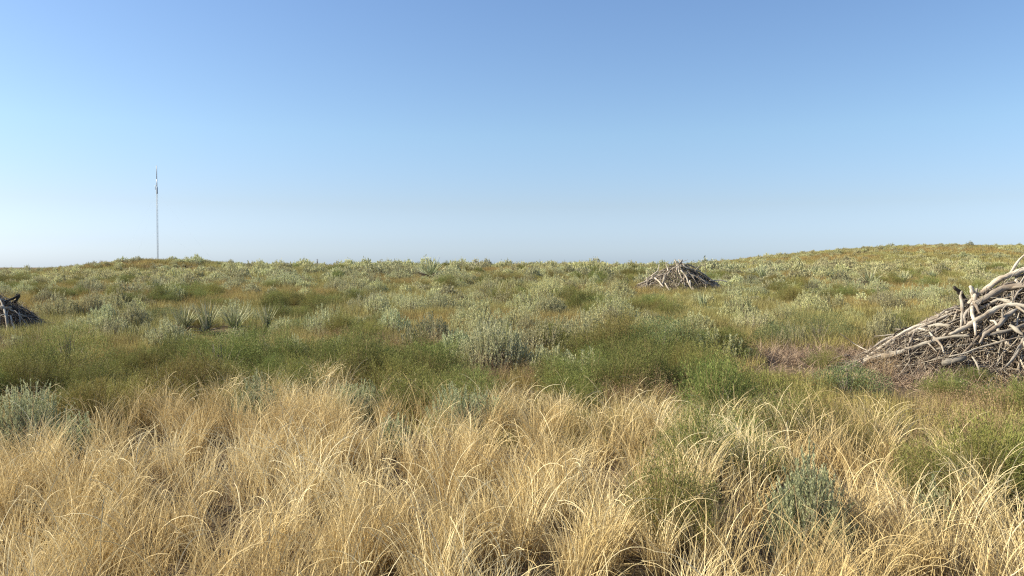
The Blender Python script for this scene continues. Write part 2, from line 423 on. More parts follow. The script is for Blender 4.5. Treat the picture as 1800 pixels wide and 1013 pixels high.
def one_mesh(nm, pieces):
    """several coloured pieces as one mesh with material slots, unlinked (geometry for scattering or for far copies)"""
    Vs, Fs, Rs, Hs, mi, n = [], [], [], [], [], 0
    for k, (mb, mat) in enumerate(pieces):
        V = np.concatenate(mb.V); F = np.concatenate(mb.F); Vs.append(V); Fs.append(F + n); n += len(V)
        Rs.append(np.concatenate(mb.R)); Hs.append(np.concatenate(mb.H)); mi.append(np.full(len(F), k, np.int32))
    o = build(nm, np.concatenate(Vs), np.concatenate(Fs), pieces[0][1], False, {'rnd': np.concatenate(Rs), 'along': np.concatenate(Hs)})
    for mb, mat in pieces[1:]: o.data.materials.append(mat)
    o.data.polygons.foreach_set('material_index', np.concatenate(mi)); return o

def forb_mb(R, H, stems, per, ll, lw, spread=.35):
    """upright many-stemmed annual: thin stems with tiny leaves"""
    fol, st = MB(), MB()
    th = rng.random(stems) * 2 * PI; rr = R * .7 * np.sqrt(rng.random(stems))
    base = np.stack([np.cos(th) * rr, np.sin(th) * rr, np.zeros(stems)], 1)
    S = 5; ln = H * (.6 + .5 * rng.random(stems))
    P = blades(st, base, th + rng.normal(size=stems) * .6, ln, spread * rng.random(stems), .25 * rng.normal(size=stems), np.full(stems, .003 + ll * .06), S)
    n = stems * per; si = np.repeat(np.arange(stems), per); t = .18 + .82 * rng.random(n) ** .8
    f = t * S; k = np.minimum(f.astype(int), S - 1); fr = (f - k)[:, None]
    pos = P[si, k] * (1 - fr) + P[si, k + 1] * fr
    pos = pos + rng.normal(size=(n, 3)) * (.035 + .03 * (1 - t))[:, None] * np.array([1, 1, .6])
    d = norm(rng.normal(size=(n, 3)) + np.array([0, 0, .9]))
    leaves(fol, pos, d, ll * (.6 + .8 * rng.random(n)), lw * (.7 + .6 * rng.random(n)), np.clip(np.repeat(rng.random(stems), per) * .5 + rng.random(n) * .5, 0, 1), t)
    return fol, st

def feather_mb(R, H, stems, per, ll, lw):
    """rounded feathery annual: fine stems fan out from the root to a lumpy dome, tiny leaves hug them"""
    fol, st = MB(), MB()
    az = rng.random(stems) * 2 * PI; q = np.sqrt(rng.random(stems)); sd = int(rng.integers(999))
    lump = .70 + .5 * vnoise(np.cos(az) * q * 2.6 + 5, np.sin(az) * q * 2.6 + 5, sd) + .12 * rng.random(stems)
    lean = np.arctan2(q * R, H * np.sqrt(1 - .75 * q * q)); ln = np.hypot(q * R, H * np.sqrt(1 - .75 * q * q)) * lump
    base = np.stack([rng.normal(size=stems) * .16 * R, rng.normal(size=stems) * .16 * R, np.zeros(stems)], 1)
    S = 5
    P = blades(st, base, az, ln, lean * 1.15, -lean * .4 + .12 * rng.normal(size=stems), np.full(stems, .0035), S)
    n = stems * per; si = np.repeat(np.arange(stems), per); t = .25 + .75 * rng.random(n) ** .7
    f = t * S; k = np.minimum(f.astype(int), S - 1); fr = (f - k)[:, None]
    ax = norm(P[si, np.minimum(k + 1, S)] - P[si, k])
    pos = P[si, k] * (1 - fr) + P[si, k + 1] * fr + rng.normal(size=(n, 3)) * .014
    d = norm(ax + rng.normal(size=(n, 3)) * .45)
    leaves(fol, pos, d, ll * (.6 + .8 * rng.random(n)), lw * (.7 + .6 * rng.random(n)), np.clip(np.repeat(rng.random(stems), per) * .75 + rng.random(n) * .25, 0, 1), t)
    return fol, st

def ball_mb(R, H, n, ll, lw):
    """rounded dense bush of fine twigs"""
    fol, st = MB(), MB()
    a = rng.random(n) * 2 * PI; c = rng.random(n); s = np.sqrt(1 - c * c); q = (.45 + .55 * rng.random(n) ** .5)
    lump = .8 + .35 * vnoise(np.cos(a) * s * 2.4 + 7, np.sin(a) * s * 2.4 + c * 3, int(rng.integers(999)))
    q = q * lump
    pos = np.stack([np.cos(a) * s * R * q, np.sin(a) * s * R * q, c * H * q + .02], 1)
    d = norm(pos / np.array([R, R, H]) * .8 + rng.normal(size=(n, 3)) * .5 + np.array([0, 0, .5]))
    leaves(fol, pos, d, ll * (.6 + .8 * rng.random(n)), lw * (.7 + .6 * rng.random(n)), rng.random(n), q.clip(0, 1))
    m = 60; b0 = np.zeros((m, 3))
    b0 = b0 + rng.normal(size=(m, 3)) * np.array([.012, .012, 0])
    blades(st, b0, rng.random(m) * 2 * PI, H * (.6 + .3 * rng.random(m)), 1.1 * rng.random(m), -.3 * rng.random(m), np.full(m, .012), 5)
    return fol, st

def tuft_mb(R, H, n, w, arch=.9, S=5):
    mb = MB(); th = rng.random(n) * 2 * PI; rr = R * np.sqrt(rng.random(n))
    base = np.stack([np.cos(th) * rr, np.sin(th) * rr, np.zeros(n)], 1)
    blades(mb, base, th + rng.normal(size=n) * .8, H * (.5 + .6 * rng.random(n)), .35 * rng.random(n), arch * rng.random(n), w * (.7 + .6 * rng.random(n)), S)
    return mb

def yucca(nm, R, n, up, skirt):
    e = bpy.data.objects.new(nm, None); COL.objects.link(e)
    lf, sk = MB(), MB()
    th = rng.random(n) * 2 * PI; ph = np.arccos(1 - rng.random(n) * (1 - math.cos(1.45))) * up
    base = np.stack([rng.normal(size=n) * .03, rng.normal(size=n) * .03, .04 + .08 * rng.random(n)], 1)
    blades(lf, base, th, R * (.75 + .35 * rng.random(n)), ph, .12 * rng.normal(size=n), np.full(n, .019), 3, twist=rng.normal(size=n) * .35, taper=1.1)
    m = skirt; th = rng.random(m) * 2 * PI
    base = np.stack([rng.normal(size=m) * .03, rng.normal(size=m) * .03, .02 + .07 * rng.random(m)], 1)
    blades(sk, base, th, R * (.5 + .35 * rng.random(m)), 1.15 + .3 * rng.random(m), .4 * rng.random(m), np.full(m, .015), 3)
    lf.build('leaf_rosette', M_YUCCA, e); sk.build('dead_leaf_skirt', M_SKIRT, e); return e

used = set()
def place(root, x, y, rz, s, label, cat, group=None, sz=None, dz=-.02):
    """first use moves the prototype itself, afterwards copies with copies of its parts"""
    if root.name in used:
        r = root.copy(); COL.objects.link(r)
        for ch in list(root.children):
            c = ch.copy(); COL.objects.link(c); c.parent = r
    else:
        r = root; used.add(root.name)
    r.location = (x, y, float(T(x, y)) + (.04 if cat == 'yucca' else dz)); r.rotation_euler = (random.uniform(-.08, .08), random.uniform(-.08, .08), rz)
    r.scale = (s, s, s) if sz is None else (s * random.uniform(.85, 1.45), s * random.uniform(.85, 1.2), sz)
    if 'group' in r.keys(): del r['group']
    tag(r, label, cat, group); return r

# keep plants off the brush piles: centres (x, y), radii
PILE = {'right': dict(c=(1850, 11.9), R=(2.95, 1.75), H=1.66), 'middle': dict(c=(1194, 33.5), R=(2.05, 1.4), H=1.28), 'left': dict(c=(-12, 17.6), R=(1.2, 1.0), H=.95)}
for k, p in PILE.items():
    u, y = p['c']; p['x'] = (u - 900) / FOC * y; p['y'] = y; p['z'] = float(T(p['x'], y))
def off_piles(x, y, m=1.0):
    ok = np.ones(len(x), bool)
    for p in PILE.values():
        ok &= (((x - p['x']) / (p['R'][0] * m)) ** 2 + ((y - p['y']) / (p['R'][1] * m)) ** 2) > 1
    return ok
YUCCAS = [
    (325, 588, 1.0, 0, 'spiky grey-green yucca, left one of the row behind the green weeds'),
    (362, 590, 1.15, 2, 'tall spiky yucca second in the row behind the green weeds'),
    (412, 586, 1.0, 0, 'spiky yucca between the tall one and the right end of the row'),
    (468, 584, .95, 2, 'thin-leaved yucca at the right end of the row behind the weeds'),
    (278, 520, 1.15, 2, 'dark dry yucca standing alone below the mast hill'),
    (757, 492, 1.9, 1, 'biggest yucca with a wide dark skirt just below the middle skyline'),
    (866, 532, 1.15, 1, 'fan-shaped yucca rosette in the middle of the range'),
    (917, 508, .9, 0, 'small yucca uphill to the right of the fan-shaped one'),
    (1340, 494, 1.3, 0, 'green yucca right of the small brush pile'),
    (1432, 488, 1.3, 2, 'upright yucca between the small pile and the dark-skirted yucca'),
    (1528, 506, 1.6, 1, 'wide yucca with a dark dead skirt above the big brush pile'),
    (1588, 502, 1.1, 2, 'pale yucca on the right side of the dark-skirted one'),
    (1640, 494, 1.0, 0, 'greenish yucca uphill from the stubs of the big pile'),
    (1795, 482, 1.4, 0, 'fresh green yucca at the right edge above the big pile'),
    (1235, 548, .9, 2, 'low yucca in pale sagebrush below the small brush pile'),
]
SAGE_PICKED = [
    (868, 648, .66, .66, 360, 'large pale silvery sagebrush in the middle of the green weeds'),
    (800, 640, .38, .50, 170, 'pale sagebrush against the left side of the large pale silvery one'),
    (965, 655, .36, .40, 150, 'lower grey sagebrush against the right side of the large pale silvery one'),
    (690, 592, .5, .48, 200, 'broad olive-grey sagebrush behind the weeds left of the large pale one'),
    (182, 572, .42, .50, 180, 'upright pale sagebrush just right of the left brush pile'),
]
KEEP = []                    # (x, y, radius, metres kept low on the camera's side): other growth leaves these in view
for q in YUCCAS: p = at(q[0], q[1]); KEEP.append((p.x, p.y, .30 * q[2], 1.5 + p.y * .05))
for q in SAGE_PICKED: p = at(q[0], q[1]); KEEP.append((p.x, p.y, q[2] * .8, .95))
def clear(x, y, k=1.0):
    ok = np.ones(len(x), bool)
    for (a, b, r, f) in KEEP:
        ok &= ~(((x - a) ** 2 + (y - b) ** 2 < (r * k) ** 2) | ((np.abs(x - a / b * y) < r * .8 * k) & (y < b) & (y > b - f)))
    return ok

# trampled twig-strewn apron left of the right-hand pile
def apron(x, y):
    u = U_of(x, y)
    a = sstep(1270, 1350, u) * (1 - sstep(1520, 1640, u)) * sstep(9.9, 10.6, y) * (1 - sstep(13.6, 14.8, y))
    b = sstep(1480, 1540, u) * sstep(9.2, 9.8, y) * (1 - sstep(13.0, 14.0, y))
    return np.maximum(a, b)

# --- straw grass of the foreground
GU = [-200, 0, 100, 230, 400, 550, 650, 730, 900, 1100, 1300, 1500, 1650, 1800, 2100]
GR = [8.7, 8.7, 9.1, 9.2, 8.9, 9.9, 9.6, 8.1, 7.8, 7.5, 7.9, 7.7, 7.0, 6.0, 5.6]
def rgrass(u): return np.interp(u, GU, GR)

def straw():
    mb = MB()
    x, y = wedge(1850, 2.0, 11.2, 44)
    u = U_of(x, y); r = np.hypot(x, y)
    lim = rgrass(u) + (fbm(x * 1.3, y * 1.3, 5) - .5) * 3.4 + .25
    dens = .08 + 1.15 * sstep(.28, .56, fbm(x * 1.5 + 3, y * 1.5, 12))
    # thinner on the right where the forbs take over
    dens *= 1 - .55 * sstep(1080, 1250, u) * np.exp(-((y - 6.2) / .9) ** 2) - .30 * sstep(1500, 1800, u) * sstep(4.9, 6.0, y)
    dens *= np.clip(1.0 - .45 * sstep(1150, 1500, u) * (1 - .7 * np.exp(-((y - 4.3) / .6) ** 2)), 0, 1)
    keep = (r < lim) & (rng.random(len(x)) < dens * 1.05)
    # the sagebrush in the foreground keep their own light
    for (su, sv, sr) in SAGE_FRONT_XY:
        keep &= ((x - su) ** 2 + (y - sv) ** 2) > sr ** 2
    x, y, u = x[keep], y[keep], u[keep]
    n = len(x); nb = (34 + 74 * rng.random(n) ** 1.3).astype(int)
    ti = np.repeat(np.arange(n), nb); N = len(ti)
    rad = .035 + .09 * rng.random(n)
    th = rng.random(N) * 2 * PI; rr = rad[ti] * np.sqrt(rng.random(N))
    bx = x[ti] + np.cos(th) * rr; by = y[ti] + np.sin(th) * rr
    base = np.stack([bx, by, T(bx, by) - .01], 1)
    tl = (.37 + .23 * rng.random(n)); droop = .5 + 1.0 * rng.random(n); flow = rng.random(n) * 2 * PI
    L = tl[ti] * (.45 + .65 * rng.random(N) ** .8)
    az = np.where(rng.random(N) < .45, flow[ti] + rng.normal(size=N) * .5, th + rng.normal(size=N) * .7)
    # gentle common lean of a tuft
    far = L > tl[ti] * .85
    curl = droop[ti] * (.12 + .85 * rng.random(N)) + far * .55 * rng.random(N)
    trnd = rng.random(n)
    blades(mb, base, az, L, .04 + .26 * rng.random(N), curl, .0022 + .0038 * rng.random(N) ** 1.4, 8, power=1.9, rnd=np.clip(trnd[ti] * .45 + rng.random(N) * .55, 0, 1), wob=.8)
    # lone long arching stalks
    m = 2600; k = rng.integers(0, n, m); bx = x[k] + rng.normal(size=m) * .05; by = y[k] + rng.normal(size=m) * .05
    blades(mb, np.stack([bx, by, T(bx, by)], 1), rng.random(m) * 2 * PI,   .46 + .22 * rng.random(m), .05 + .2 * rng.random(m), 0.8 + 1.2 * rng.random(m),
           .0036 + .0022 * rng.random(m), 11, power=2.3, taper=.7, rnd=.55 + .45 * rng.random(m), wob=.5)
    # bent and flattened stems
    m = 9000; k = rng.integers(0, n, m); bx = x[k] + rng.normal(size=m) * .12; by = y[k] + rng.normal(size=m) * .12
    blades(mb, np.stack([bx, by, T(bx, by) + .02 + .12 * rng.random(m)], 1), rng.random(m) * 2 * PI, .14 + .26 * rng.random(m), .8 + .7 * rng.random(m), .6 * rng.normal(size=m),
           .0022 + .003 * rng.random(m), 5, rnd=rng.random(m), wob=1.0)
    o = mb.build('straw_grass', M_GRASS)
    tag(o, 'tall golden straw grass with arching seed stalks across the foreground', None, None, 'stuff')
    # dead litter on the soil
    lb = MB(); m = 42000; x, y = wedge(m, 2.0, 11, 44)
    blades(lb, np.stack([x, y, T(x, y) + .004 + .03 * rng.random(m)], 1), rng.random(m) * 2 * PI, .06 + .16 * rng.random(m), .9 + .6 * rng.random(m), .5 * rng.random(m), .002 + .004 * rng.random(m), 2)
    o = lb.build('grass_litter', M_LITTER); tag(o, 'dead grass litter lying on the dark soil', None, None, 'stuff')

# --- foreground sagebrush: (u, v of base, radius, height, shoots, label)
SAGE_FRONT = [
    (1420, 985, .25, .50, 260, 'blue-green sagebrush in the golden grass nearest the camera'),
    (1640, 930, .13, .26, 50, 'small pale sage sprig low in the grass on the near right'),
    (624, 745, .34, .42, 260, 'low rounded blue-grey sagebrush at the back edge of the golden grass'),
    (450, 755, .24, .47, 190, 'narrow dusky grey sagebrush standing just left of the low rounded blue-grey one'),
    (45, 790, .40, .52, 260, 'large dusky sagebrush rising from the golden grass at the left edge'),
    (128, 800, .22, .36, 110, 'lower sagebrush against the right side of the large dusky left-edge one'),
    (820, 768, .42, .47, 280, 'spreading grey-green sagebrush behind the grass, right of the low rounded one'),
    (690, 800, .18, .30, 80, 'small sagebrush half buried in golden grass near the middle'),
]
SAGE_FRONT_XY = []
for (u, v, R, H, k, lb) in SAGE_FRONT:
    p = at(u, v); SAGE_FRONT_XY.append((p.x, p.y, R * .55)); SAGE_FRONT_XY.append((p.x * .95, p.y * .95, R * .5))
straw()
for (u, v, R, H, k, lb) in SAGE_FRONT:
    p = at(u, v)
    e = sage_proto('sagebrush', (R, H, k, 70, .024, .0058, .45, .5), M_SAGEBLUE)
    e.location = (p.x, p.y, p.z - .01); tag(e, lb, 'sagebrush', 'sagebrush rising from the foreground grass')

# --- green forbs behind the grass (nobody could count them)
def rotz(n): return np.stack([rng.normal(size=n) * .08, rng.normal(size=n) * .08, rng.random(n) * 2 * PI], 1)
def scl3(n, a, b, zs=.15):
    s = a + (b - a) * rng.random(n); return np.stack([s, s, s * (1 - zs + 2 * zs * rng.random(n))], 1)
def pts(x, y, dz=-.01): return np.stack([x, y, T(x, y) + dz], 1)

forb_p = []
for k in range(5):
    f, s = feather_mb(*((.42, .50), (.34, .52), (.50, .46), (.38, .42), (.30, .50))[k], 230, 46, .024, .0040); forb_p.append(one_mesh('forb', [(f, M_FORB), (s, M_FORBSTEM)]))
rust_p = []
for k in range(3):
    f, s = forb_mb(.24, .36, 44, 60, .014, .0035, .6); rust_p.append(one_mesh('rust_forb', [(f, M_RUST), (s, M_FORBSTEM)]))
mead_p = [one_mesh('meadow', [(tuft_mb(.32, .25, 230, .0048, .8), M_MEADOW)]) for k in range(4)]
meadfar_p = [one_mesh('meadow_far', [(tuft_mb(.55, .27, 130, .016, .5, 3), M_MEADOW)]) for k in range(3)]

def green_mass(x, y):
    """how green the low growth is here, 0..1"""
    u = U_of(x, y); r = np.hypot(x, y)
    g = fbm(x / 3.1 + 11, y / 4.5 + 3, 31, 3)
    band = sstep(-.9, .4, r - rgrass(u)) * (1 - sstep(12.2, 15.0, r))
    mid = sstep(.53, .62, g) * .8
    return np.clip(band * 1.15 + mid * (r > 12), 0, 1.2)

def spaced(x, y, dmin):
    cell = {}; keep = []
    for i, (a, b) in enumerate(zip(x, y)):
        c = (int(a // dmin), int(b // dmin))
        if all((p - a) ** 2 + (q - b) ** 2 >= dmin * dmin for i2 in (-1, 0, 1) for j2 in (-1, 0, 1) for (p, q) in cell.get((c[0] + i2, c[1] + j2), ())):
            cell.setdefault(c, []).append((a, b)); keep.append(i)
    return x[keep], y[keep]

def forbs():
    x, y = wedge(5200, 4.2, 17, 40, 2)
    x, y = spaced(x, y, .34)
    u = U_of(x, y); r = np.hypot(x, y)
    g = green_mass(x, y)
    ing = (r < rgrass(u) - .5)
    g = np.where(ing, .0, g)
    g += .7 * sstep(1080, 1200, u) * (1 - sstep(1330, 1420, u)) * np.exp(-((y - 5.9) / .8) ** 2) * ing + .7 * sstep(1540, 1750, u) * sstep(4.3, 5.4, y) * ing
    g += .35 * ing * sstep(1080, 1300, u) * sstep(.46, .56, fbm(x / .55 + 1, y / .55, 19))
    g *= 1 - .97 * apron(x, y)
    g = g * (.12 + 1.2 * sstep(.36, .52, fbm(x / .8 + 5, y / 1.1, 66)))
    k = (rng.random(len(x)) < g * .92) & off_piles(x, y, .93) & clear(x, y, 1.1)
    for (su, sv, sr) in SAGE_FRONT_XY: k &= ((x - su) ** 2 + (y - sv) ** 2) > (sr + .18) ** 2
    x, y, u, r = x[k], y[k], u[k], r[k]
    rusty = (fbm(x / 1.6, y / 1.6, 77) + .22 * np.exp(-((u - 1640) / 120.) ** 2) * (y < 8)) > .655
    n = len(x); s = scl3(n, .55, 1.25, .2)
    s[:, 2] *= .6 + .85 * fbm(x / 1.5, y / 1.5, 55)
    s[:, 2] *= np.where((u > 1280) & (y > 8.2) & (y < 11), .55, 1)
    s *= np.where(r < rgrass(u) - .6, .74, 1)[:, None]
    scatter('green_weeds', forb_p, pts(x, y)[~rusty], rotz(n)[~rusty], s[~rusty], rng.integers(0, 5, n)[~rusty], 'soft green and olive weeds massed behind the golden grass')
    scatter('rusty_weeds', rust_p, pts(x, y)[rusty], rotz(n)[rusty], s[rusty], rng.integers(0, 3, n)[rusty], 'reddish brown dried weeds in patches among the green ones')
forbs()

# --- meadow grass over the middle distance and the hills
def meadow():
    x, y = wedge(18500, 6.4, 72, 40, 1.75)
    k = (rng.random(len(x)) < .55 + .5 * fbm(x / 2.5, y / 4, 41)) & off_piles(x, y, .95) & clear(x, y, .7) & (rng.random(len(x)) > 1.0 * apron(x, y))
    k &= np.hypot(x, y) > rgrass(U_of(x, y)) - .8
    x, y = x[k], y[k]; n = len(x); s = scl3(n, .8, 1.5, .25) * np.where(y < 14, .8, 1.)[:, None]
    scatter('meadow_grass', mead_p, pts(x, y), rotz(n), s, rng.integers(0, 4, n), 'olive and rust coloured grass growing between the sagebrush')
    x, y = wedge(24000, 66, 215, 38, 1.7); n = len(x)
    scatter('hill_grass', meadfar_p, pts(x, y), rotz(n), scl3(n, 1.0, 1.9, .2), rng.integers(0, 3, n), 'rust and olive grass covering the far rises')
    x, y = wedge(3600, 15, 64, 38, 1.7)
    g = green_mass(x, y); k = (rng.random(len(x)) < g * .55) & off_piles(x, y, 1.0) & clear(x, y, 1.1); x, y = x[k], y[k]; n = len(x)
    scatter('green_weed_patches', forb_p, pts(x, y), rotz(n), scl3(n, .8, 1.3, .2), rng.integers(0, 5, n), 'patches of green weeds between the sagebrush')
meadow()

# --- sagebrush of the range: the 300 that show largest are things of their own, the rest one mass
mid_p = [sage_proto('sagebrush', (R, H, 190, 28, .040, .0085, .35, .38)) for R, H in ((.42, .50), (.50, .46), (.36, .52), (.55, .58), (.46, .40))]
low_p = []
for R, H in ((.48, .50), (.55, .46), (.42, .52), (.6, .6)):
    f, s = sage_mb(R, H, 90, 9, .11, .028, .35); low_p.append(one_mesh('sagebrush_far', [(f, M_SAGE), (s, M_BARK)]))

def sages():
    xs, ys = [], []
    # middle distance, poisson-ish
    cell = {}
    def try_pts(x, y, dmin):
        for a, b in zip(x, y):
            c = (int(a // dmin), int(b // dmin)); ok = True
            for i in (-1, 0, 1):
                for j in (-1, 0, 1):
                    for (p, q) in cell.get((dmin, c[0] + i, c[1] + j), ()):
                        if (p - a) ** 2 + (q - b) ** 2 < dmin * dmin: ok = False
            if ok: cell.setdefault((dmin, *c), []).append((a, b)); xs.append(a); ys.append(b)
    x, y = wedge(6200, 9.8, 74, 37, 1.85)
    u_ = U_of(x, y); g = green_mass(x, y); d = fbm(x / 4 + 2, y / 6, 91)
    k = (rng.random(len(x)) < (.22 + 1.4 * sstep(.40, .56, d)) * (1 - np.where(y < 14.5, .80, .85) * g)) & clear(x, y, 1.3) & off_piles(x, y, 1.12) & ~((y < 14.8) & (u_ > 1270)) & ~((y < 15) & (u_ < 260))
    try_pts(x[k], y[k], .52)
    nmid = len(xs)
    x, y = wedge(15000, 72, 215, 37, 1.8); k = rng.random(len(x)) < .35 + .6 * fbm(x / 6, y / 9, 14)
    xs.extend(x[k]); ys.extend(y[k])
    X, Y = np.array(xs), np.array(ys); S = (.42 + .92 * rng.random(len(X)) ** 1.7)
    S = np.where(Y < 19, S * .95, S)
    # keep sight lines to the piles free
    for p, dd in ((PILE['middle'], 14.0), (PILE['left'], 4.0), (PILE['right'], 3)):
        bx = p['x'] / p['y'] * Y
        fr = (np.abs(X - bx) < p['R'][0] * Y / p['y'] * 1.05) & (Y < p['y']) & (Y > p['y'] - dd)
        S = np.where(fr, S * np.where(Y > p['y'] - dd * .35, .55, .72), S)
    u = U_of(X, Y); inview = (u > -60) & (u < 1860)
    big = np.where(inview, S / Y, 0); order = np.argsort(-big)
    ind = order[:292]; rest = order[292:]
    return X, Y, S, u, ind, rest
X, Y, S, Ubr, ind, rest = sages()
n = len(rest); sc = np.stack([S[rest]] * 3, 1) * np.stack([.8 + .8 * rng.random(n), .8 + .5 * rng.random(n), .65 + .55 * rng.random(n)], 1)
scatter('distant_sagebrush', low_p, pts(X[rest], Y[rest], -.03), rotz(n), sc, rng.integers(0, 4, n), 'countless distant sagebrush over the range and the two hills')

ZONES = [(-999, 130, 'near the left edge'), (130, 400, 'below the mast hill'), (400, 640, 'just right of the mast hill'), (640, 900, 'below the middle of the skyline'),
         (900, 1100, 'left of the small brush pile'), (1100, 1290, 'around the small brush pile'), (1290, 1520, 'below the start of the right-hand hill'), (1520, 9999, 'above the big brush pile at the right')]
def range_label(u, y, s):
    z = [c for a, b, c in ZONES if a <= u < b][0]
    d = 'close behind the green weeds' if y < 19 else ('a short way back' if y < 25 else ('halfway to the skyline' if y < 34 else 'far back'))
    w = 'small' if s < .85 else ('medium' if s < 1.08 else 'large')
    return '%s silvery sagebrush %s, %s' % (w, d, z)
for q, i in enumerate(sorted(ind, key=lambda k: Y[k])):
    lb = range_label(Ubr[i], Y[i], S[i])
    place(mid_p[q % 5], X[i], Y[i], random.uniform(-.4, .4) + random.choice([0, PI]), S[i], lb, 'sagebrush', 'sagebrush scattered over the range', sz=S[i] * random.uniform(.7, 1.15))

# --- sagebrush that can be picked out
for (u, v, R, H, k, lb) in SAGE_PICKED:
    p = at(u, v); e = sage_proto('sagebrush', (R, H, k, 34, .040, .0105, .45), M_SAGEPALE if 'pale' in lb else M_SAGE)
    e.location = (p.x, p.y, p.z - .02); tag(e, lb, 'sagebrush')

# --- yuccas
yp = [yucca('yucca', .56, 80, .62, 40), yucca('yucca', .60, 120, 1.0, 150), yucca('yucca', .60, 60, .46, 20)]
for (u, v, s, k, lb) in YUCCAS:
    p = at(u, v); place(yp[k], p.x, p.y, random.uniform(0, 6), s, lb, 'yucca', 'yuccas scattered over the range')

# --- rounded green bushes
def bush(u, v, R, H, n, lb, mat=None, dz=-.02):
    p = at(u, v); f, s = ball_mb(R, H, n, .024, .006)
    e = bpy.data.objects.new('green_bush', None); COL.objects.link(e)
    f.build('foliage', mat or M_THISTLE, e); s.build('branches', M_BARK, e)
    e.location = (p.x, p.y, p.z + dz); tag(e, lb, 'bush', 'rounded green bushes'); return e
bush(1168, 640, .74, .80, 17000, 'dark blue-green rounded bush right of the middle of the weeds')
bush(1268, 636, .55, .60, 9000, 'lower olive bush on the right side of the dark rounded one', M_FORB)
bush(1440, 606, 1.0, .66, 15000, 'wide green bush behind the twig-strewn ground by the big pile')
bush(1365, 610, .50, .48, 8000, 'green bush left of the wide one behind the twig-strewn ground')
bush(120, 660, .70, .78, 12000, 'bushy green mound in front of the left brush pile', M_FORB)
bush(385, 668, .80, .74, 14000, 'dense green mound left of centre behind the grass', M_FORB)
bush(540, 590, .6, .38, 8000, 'dark low bush behind the weeds left of centre')
bush(290, 568, .75, .42, 9000, 'smooth green bush behind the row of yuccas')
bush(615, 470, .9, .75, 5000, 'dark round bush sticking up from the skyline left of centre')
bush(1255, 492, 1.0, .55, 5000, 'green bush just right of the small brush pile')
bush(1490, 700, .5, .45, 7000, 'low green bush in front of the near end of the big pile')

# --- skyline stalk
def stalk(u, v, h, lb):
    p = at(u, v); V, F, uv = tube([(0, 0, 0), (.02, 0, h * .5), (-.01, 0, h)], [.018, .015, .012], 6, .2, sub=3)
    o = build('dry_stalk', V, F, M_WOOD, None, None, True, uv); o.location = p
    c = MB(); n = 60; z = h * (.62 + .38 * rng.random(n))
    leaves(c, np.stack([rng.normal(size=n) * .02, rng.normal(size=n) * .02, z], 1), norm(rng.normal(size=(n, 3))), .05 + .03 * rng.random(n), np.full(n, .03), rng.random(n), np.ones(n))
    c.build('seed_pods', M_SKIRT, o)
    tag(o, lb, 'stalk')
stalk(558, 466, .8, 'thin dry flower stalk sticking up from the skyline right of the mast hill')
stalk(1239, 494, .95, 'short dark dry stalk at the right side of the small brush pile')

# ------------------------------------------------------------------ brush piles
def heap_hit(p, u, v, sink=0.0):
    """point on the heap's rounded cone under a pixel, or the closest point to it"""
    d = ray(u, v); best = None; bd = 9
    for k in range(400):
        y = p['y'] - p['R'][1] * 1.15 + k * p['R'][1] * 2.2 / 400
        x = d.x * y; z = EYE + d.z * y
        rho = math.hypot((x - p['x']) / p['R'][0], (y - p['y']) / p['R'][1])
        zs = float(T(x, y)) + p['H'] * max(0, 1 - rho ** 1.15)
        if z <= zs: return np.array([x, y - sink * -1, z])
        if z - zs < bd: bd = z - zs; best = np.array([x, y, z])
    return best + np.array([0, sink, 0])

def log_obj(name, path, rad, mat, lb, grp, cat='log', sides=9, knob=.22, sub=4, stubs=0):
    rad = [r * .78 for r in rad]
    V, F, uv = tube(path, rad, sides, knob, sub=sub)
    path = np.array(path, float); org = path[0].copy()
    Vs, Fs, Us, n = [V], [F], [uv], len(V)
    for s in range(stubs):                                   # broken side twigs grow out of the same wood
        k = random.randint(0, len(path) - 2); t = random.random(); b = path[k] * (1 - t) + path[k + 1] * t
        r = (rad[k] * (1 - t) + rad[k + 1] * t); dd = norm(norm(path[k + 1] - path[k]) * .8 + rng.normal(size=3) * .8)
        L = r * random.uniform(4, 14)
        v2, f2, u2 = tube([b, b + dd * L * .5 + rng.normal(size=3) * r * .4, b + dd * L + rng.normal(size=3) * r * .9], [r * .5, r * .36, r * .18], 6, .2, sub=3)
        Vs.append(v2); Fs.append(f2 + n); Us.append(u2); n += len(v2)
    o = build(name, np.concatenate(Vs) - org, np.concatenate(Fs), mat, None, None, True, np.concatenate(Us))
    o.location = org; tag(o, lb, cat, grp); return o

